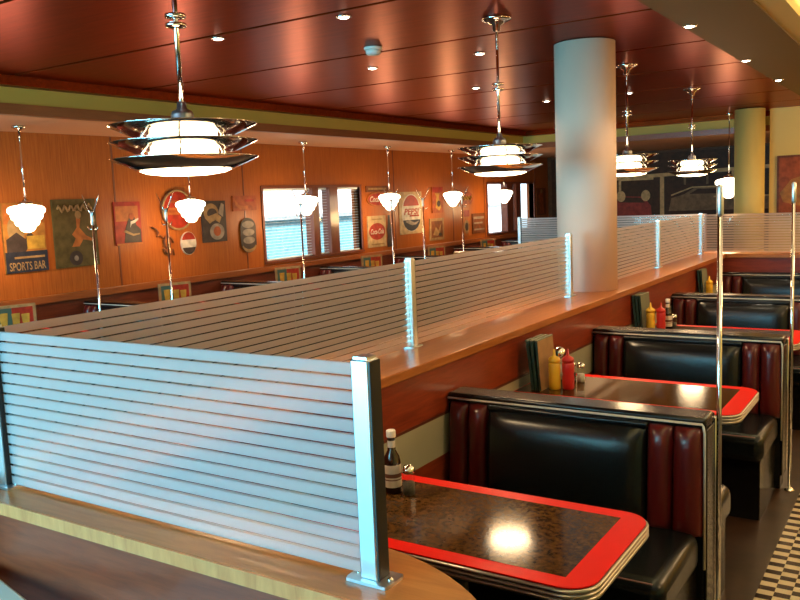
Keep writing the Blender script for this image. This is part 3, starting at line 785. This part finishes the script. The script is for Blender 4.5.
# ------------------------------------------------------------------ far mural with parked cars, wall-mounted
def quadp(o, name, pts, mat, y, th=.004):
    MB().prism(pts, y - th, y, 'y').build(name, mat, o)
mu = thing('wall_mural', (-4.6, YF, 0), 'wide dark wall mural of parked cars outside a lit diner front at the far end', 'mural')
MB().box(-2.3, 2.3, -.03, 0, .95, 2.45).build('board', 'm_dark', mu)
yy = -.0305
for n_, pts, m_ in [
    ('canopy', [(-1.1, 2.01), (2.2, 2.12), (2.2, 2.05), (-1.1, 1.94)], 'm_line'),
    ('column', [(-.02, 1.15), (.06, 1.15), (.06, 2.0), (-.02, 2.0)], 'm_line'),
    ('column', [(1.32, 1.4), (1.37, 1.4), (1.37, 2.05), (1.32, 2.05)], 'm_line'),
    ('sign_frame', [(-.85, 1.98), (-.15, 1.98), (-.15, 1.93), (-.8, 1.93), (-.8, 1.7), (-.85, 1.7)], 'm_line'),
    ('window_bar', [(.44, 1.8), (.48, 1.8), (.48, 2.0), (.44, 2.0)], 'm_body'), ('window_bar', [(.86, 1.8), (.9, 1.8), (.9, 2.0), (.86, 2.0)], 'm_body'),
    ('car', [(.15, 1.3), (.2, 1.55), (.45, 1.62), (.65, 1.74), (1.15, 1.74), (1.4, 1.6), (2.0, 1.55), (2.15, 1.3)], 'm_body'),
    ('car_window', [(.55, 1.62), (.7, 1.71), (1.1, 1.71), (1.3, 1.61)], 'm_dark'),
    ('car', [(-1.0, 1.2), (-.95, 1.5), (-.75, 1.62), (-.35, 1.6), (-.2, 1.42), (-.18, 1.2)], 'm_red'),
    ('car_window', [(-.85, 1.5), (-.72, 1.6), (-.4, 1.58), (-.32, 1.48)], 'm_dark'),
    ('roof_line', [(.2, 1.62), (.6, 1.76), (1.2, 1.76), (1.6, 1.66), (1.6, 1.64), (1.2, 1.735), (.6, 1.735), (.2, 1.59)], 'm_line'),
    ('hood_line', [(1.0, 1.57), (2.1, 1.56), (2.1, 1.53), (1.0, 1.54)], 'm_line')]:
    quadp(mu, n_, pts, m_, yy); yy -= .0015
for cx in (-.8, -.3, 1.15):
    MB().prism([(cx + .09 * math.cos(a * PI / 10), 1.62 + .11 * math.sin(a * PI / 10)) for a in range(20)], yy - .003, yy, 'y').build('headlamp_glow', 'm_line' if cx < 0 else 'p_orange', mu); yy -= .001
# picture on the yellow wall
pc = thing('framed_picture', (-1.45, 12.3, 1.72), 'brown picture of a golden curved shape on the yellow wall at right', 'picture')
MB().box(-.38, .38, -.03, 0, -.42, .40).build('frame', 'p_brown', pc)
quadp(pc, 'picture', [(-.35, -.39), (.35, -.39), (.35, .37), (-.35, .37)], 'p_rust', -.031)
quadp(pc, 'shape', [(-.34, -.1), (-.2, .08), (.05, .16), (.34, .12), (.34, .02), (.1, .05), (-.1, -.02), (.1, -.12), (.34, -.1), (.34, -.26), (0, -.3), (-.3, -.22)], 'p_gold', -.036)

# ------------------------------------------------------------------ light
def lamp(kind, loc, energy, col, size=.05, rot=None, **k):
    l = bpy.data.lights.new('lamp_light', kind); l.energy = energy; l.color = col
    o = bpy.data.objects.new('lamp_light', l); COL.objects.link(o); o.location = loc
    if rot: o.rotation_euler = rot
    if kind == 'AREA':
        l.shape = 'RECTANGLE'; l.size, l.size_y = size
    elif kind == 'SPOT':
        l.shadow_soft_size = size; l.spot_size = k.get('ang', 1.9); l.spot_blend = .6
    elif kind != 'SUN':
        l.shadow_soft_size = size
    return o
for kind, (x, y, z) in LAMPS:
    if kind == 'deco': lamp('AREA', (x, y, 1.852), 9, (1, .66, .34), (.24, .24)).data.shape = 'DISK'
    if kind == 'globe': lamp('POINT', (x, y, z - .2), 17, (1, .64, .30), .10)
    if kind == 'spot': lamp('SPOT', (x, y, z - .03), 17, (1, .82, .58), .03)
# daylight through the shop windows behind the camera
for x, e, w_ in ((-5.65, 190, 2.0), (-3.25, 330, 2.0), (-1.3, 35, 1.1)):
    lamp('AREA', (x, YB - .02, 1.6), e * 1.1, (.12, .70, 1.0), (w_, 1.9), (PI / 2 - .42, 0, 0))
# cove light washing the raised ceiling on the right
lamp('AREA', (-.60, 4.6, 2.86), 120, (1, .80, .42), (.1, 14), (PI, 0, 0))
# unseen warm aisle lights at right, no fittings; last is added fill for yellow wall
for x_, y_, e in ((1.6, 3., 62), (1.6, 6., 62), (1.6, 9., 50), (.2, 10.7, 75)):
    lamp('POINT', (x_, y_, 2.4), e, (1, .66, .34), .25)
# sun on the street outside
lamp('SUN', (0, 0, 8), 9, (1, .97, .92), .02, (0, math.radians(48), 0))
# daylight through the left windows comes from the sky itself
w = bpy.data.worlds.new('World'); sc.world = w; w.use_nodes = True
bg = w.node_tree.nodes['Background']; bg.inputs[0].default_value = (.70, .87, 1.0, 1); bg.inputs[1].default_value = 3.0

# ------------------------------------------------------------------ camera
f, p, r, y = 829.4, -.1208, -.0416, -.5762
fwd = Vector((math.sin(y) * math.cos(p), math.cos(y) * math.cos(p), math.sin(p)))
right = Vector((math.cos(y), -math.sin(y), 0)); up = right.cross(fwd)
r2 = right * math.cos(r) + up * math.sin(r); u2 = -right * math.sin(r) + up * math.cos(r)
cam = bpy.data.cameras.new('camera'); co = bpy.data.objects.new('camera', cam); COL.objects.link(co)
cam.sensor_width = 36; cam.lens = f / 800 * 36; cam.clip_start = .02
co.matrix_world = Matrix(((r2.x, u2.x, -fwd.x, 0), (r2.y, u2.y, -fwd.y, 0), (r2.z, u2.z, -fwd.z, 1.75), (0, 0, 0, 1)))
sc.camera = co
vs = sc.view_settings
vs.view_transform = 'Standard'; vs.look = 'None'; vs.gamma = 1; vs.use_curve_mapping = False; vs.exposure = .12
sc.cycles.max_bounces = 8; sc.cycles.transparent_max_bounces = 24; sc.cycles.caustics_reflective = False; sc.cycles.caustics_refractive = True
sc.cycles.sample_clamp_indirect = 6
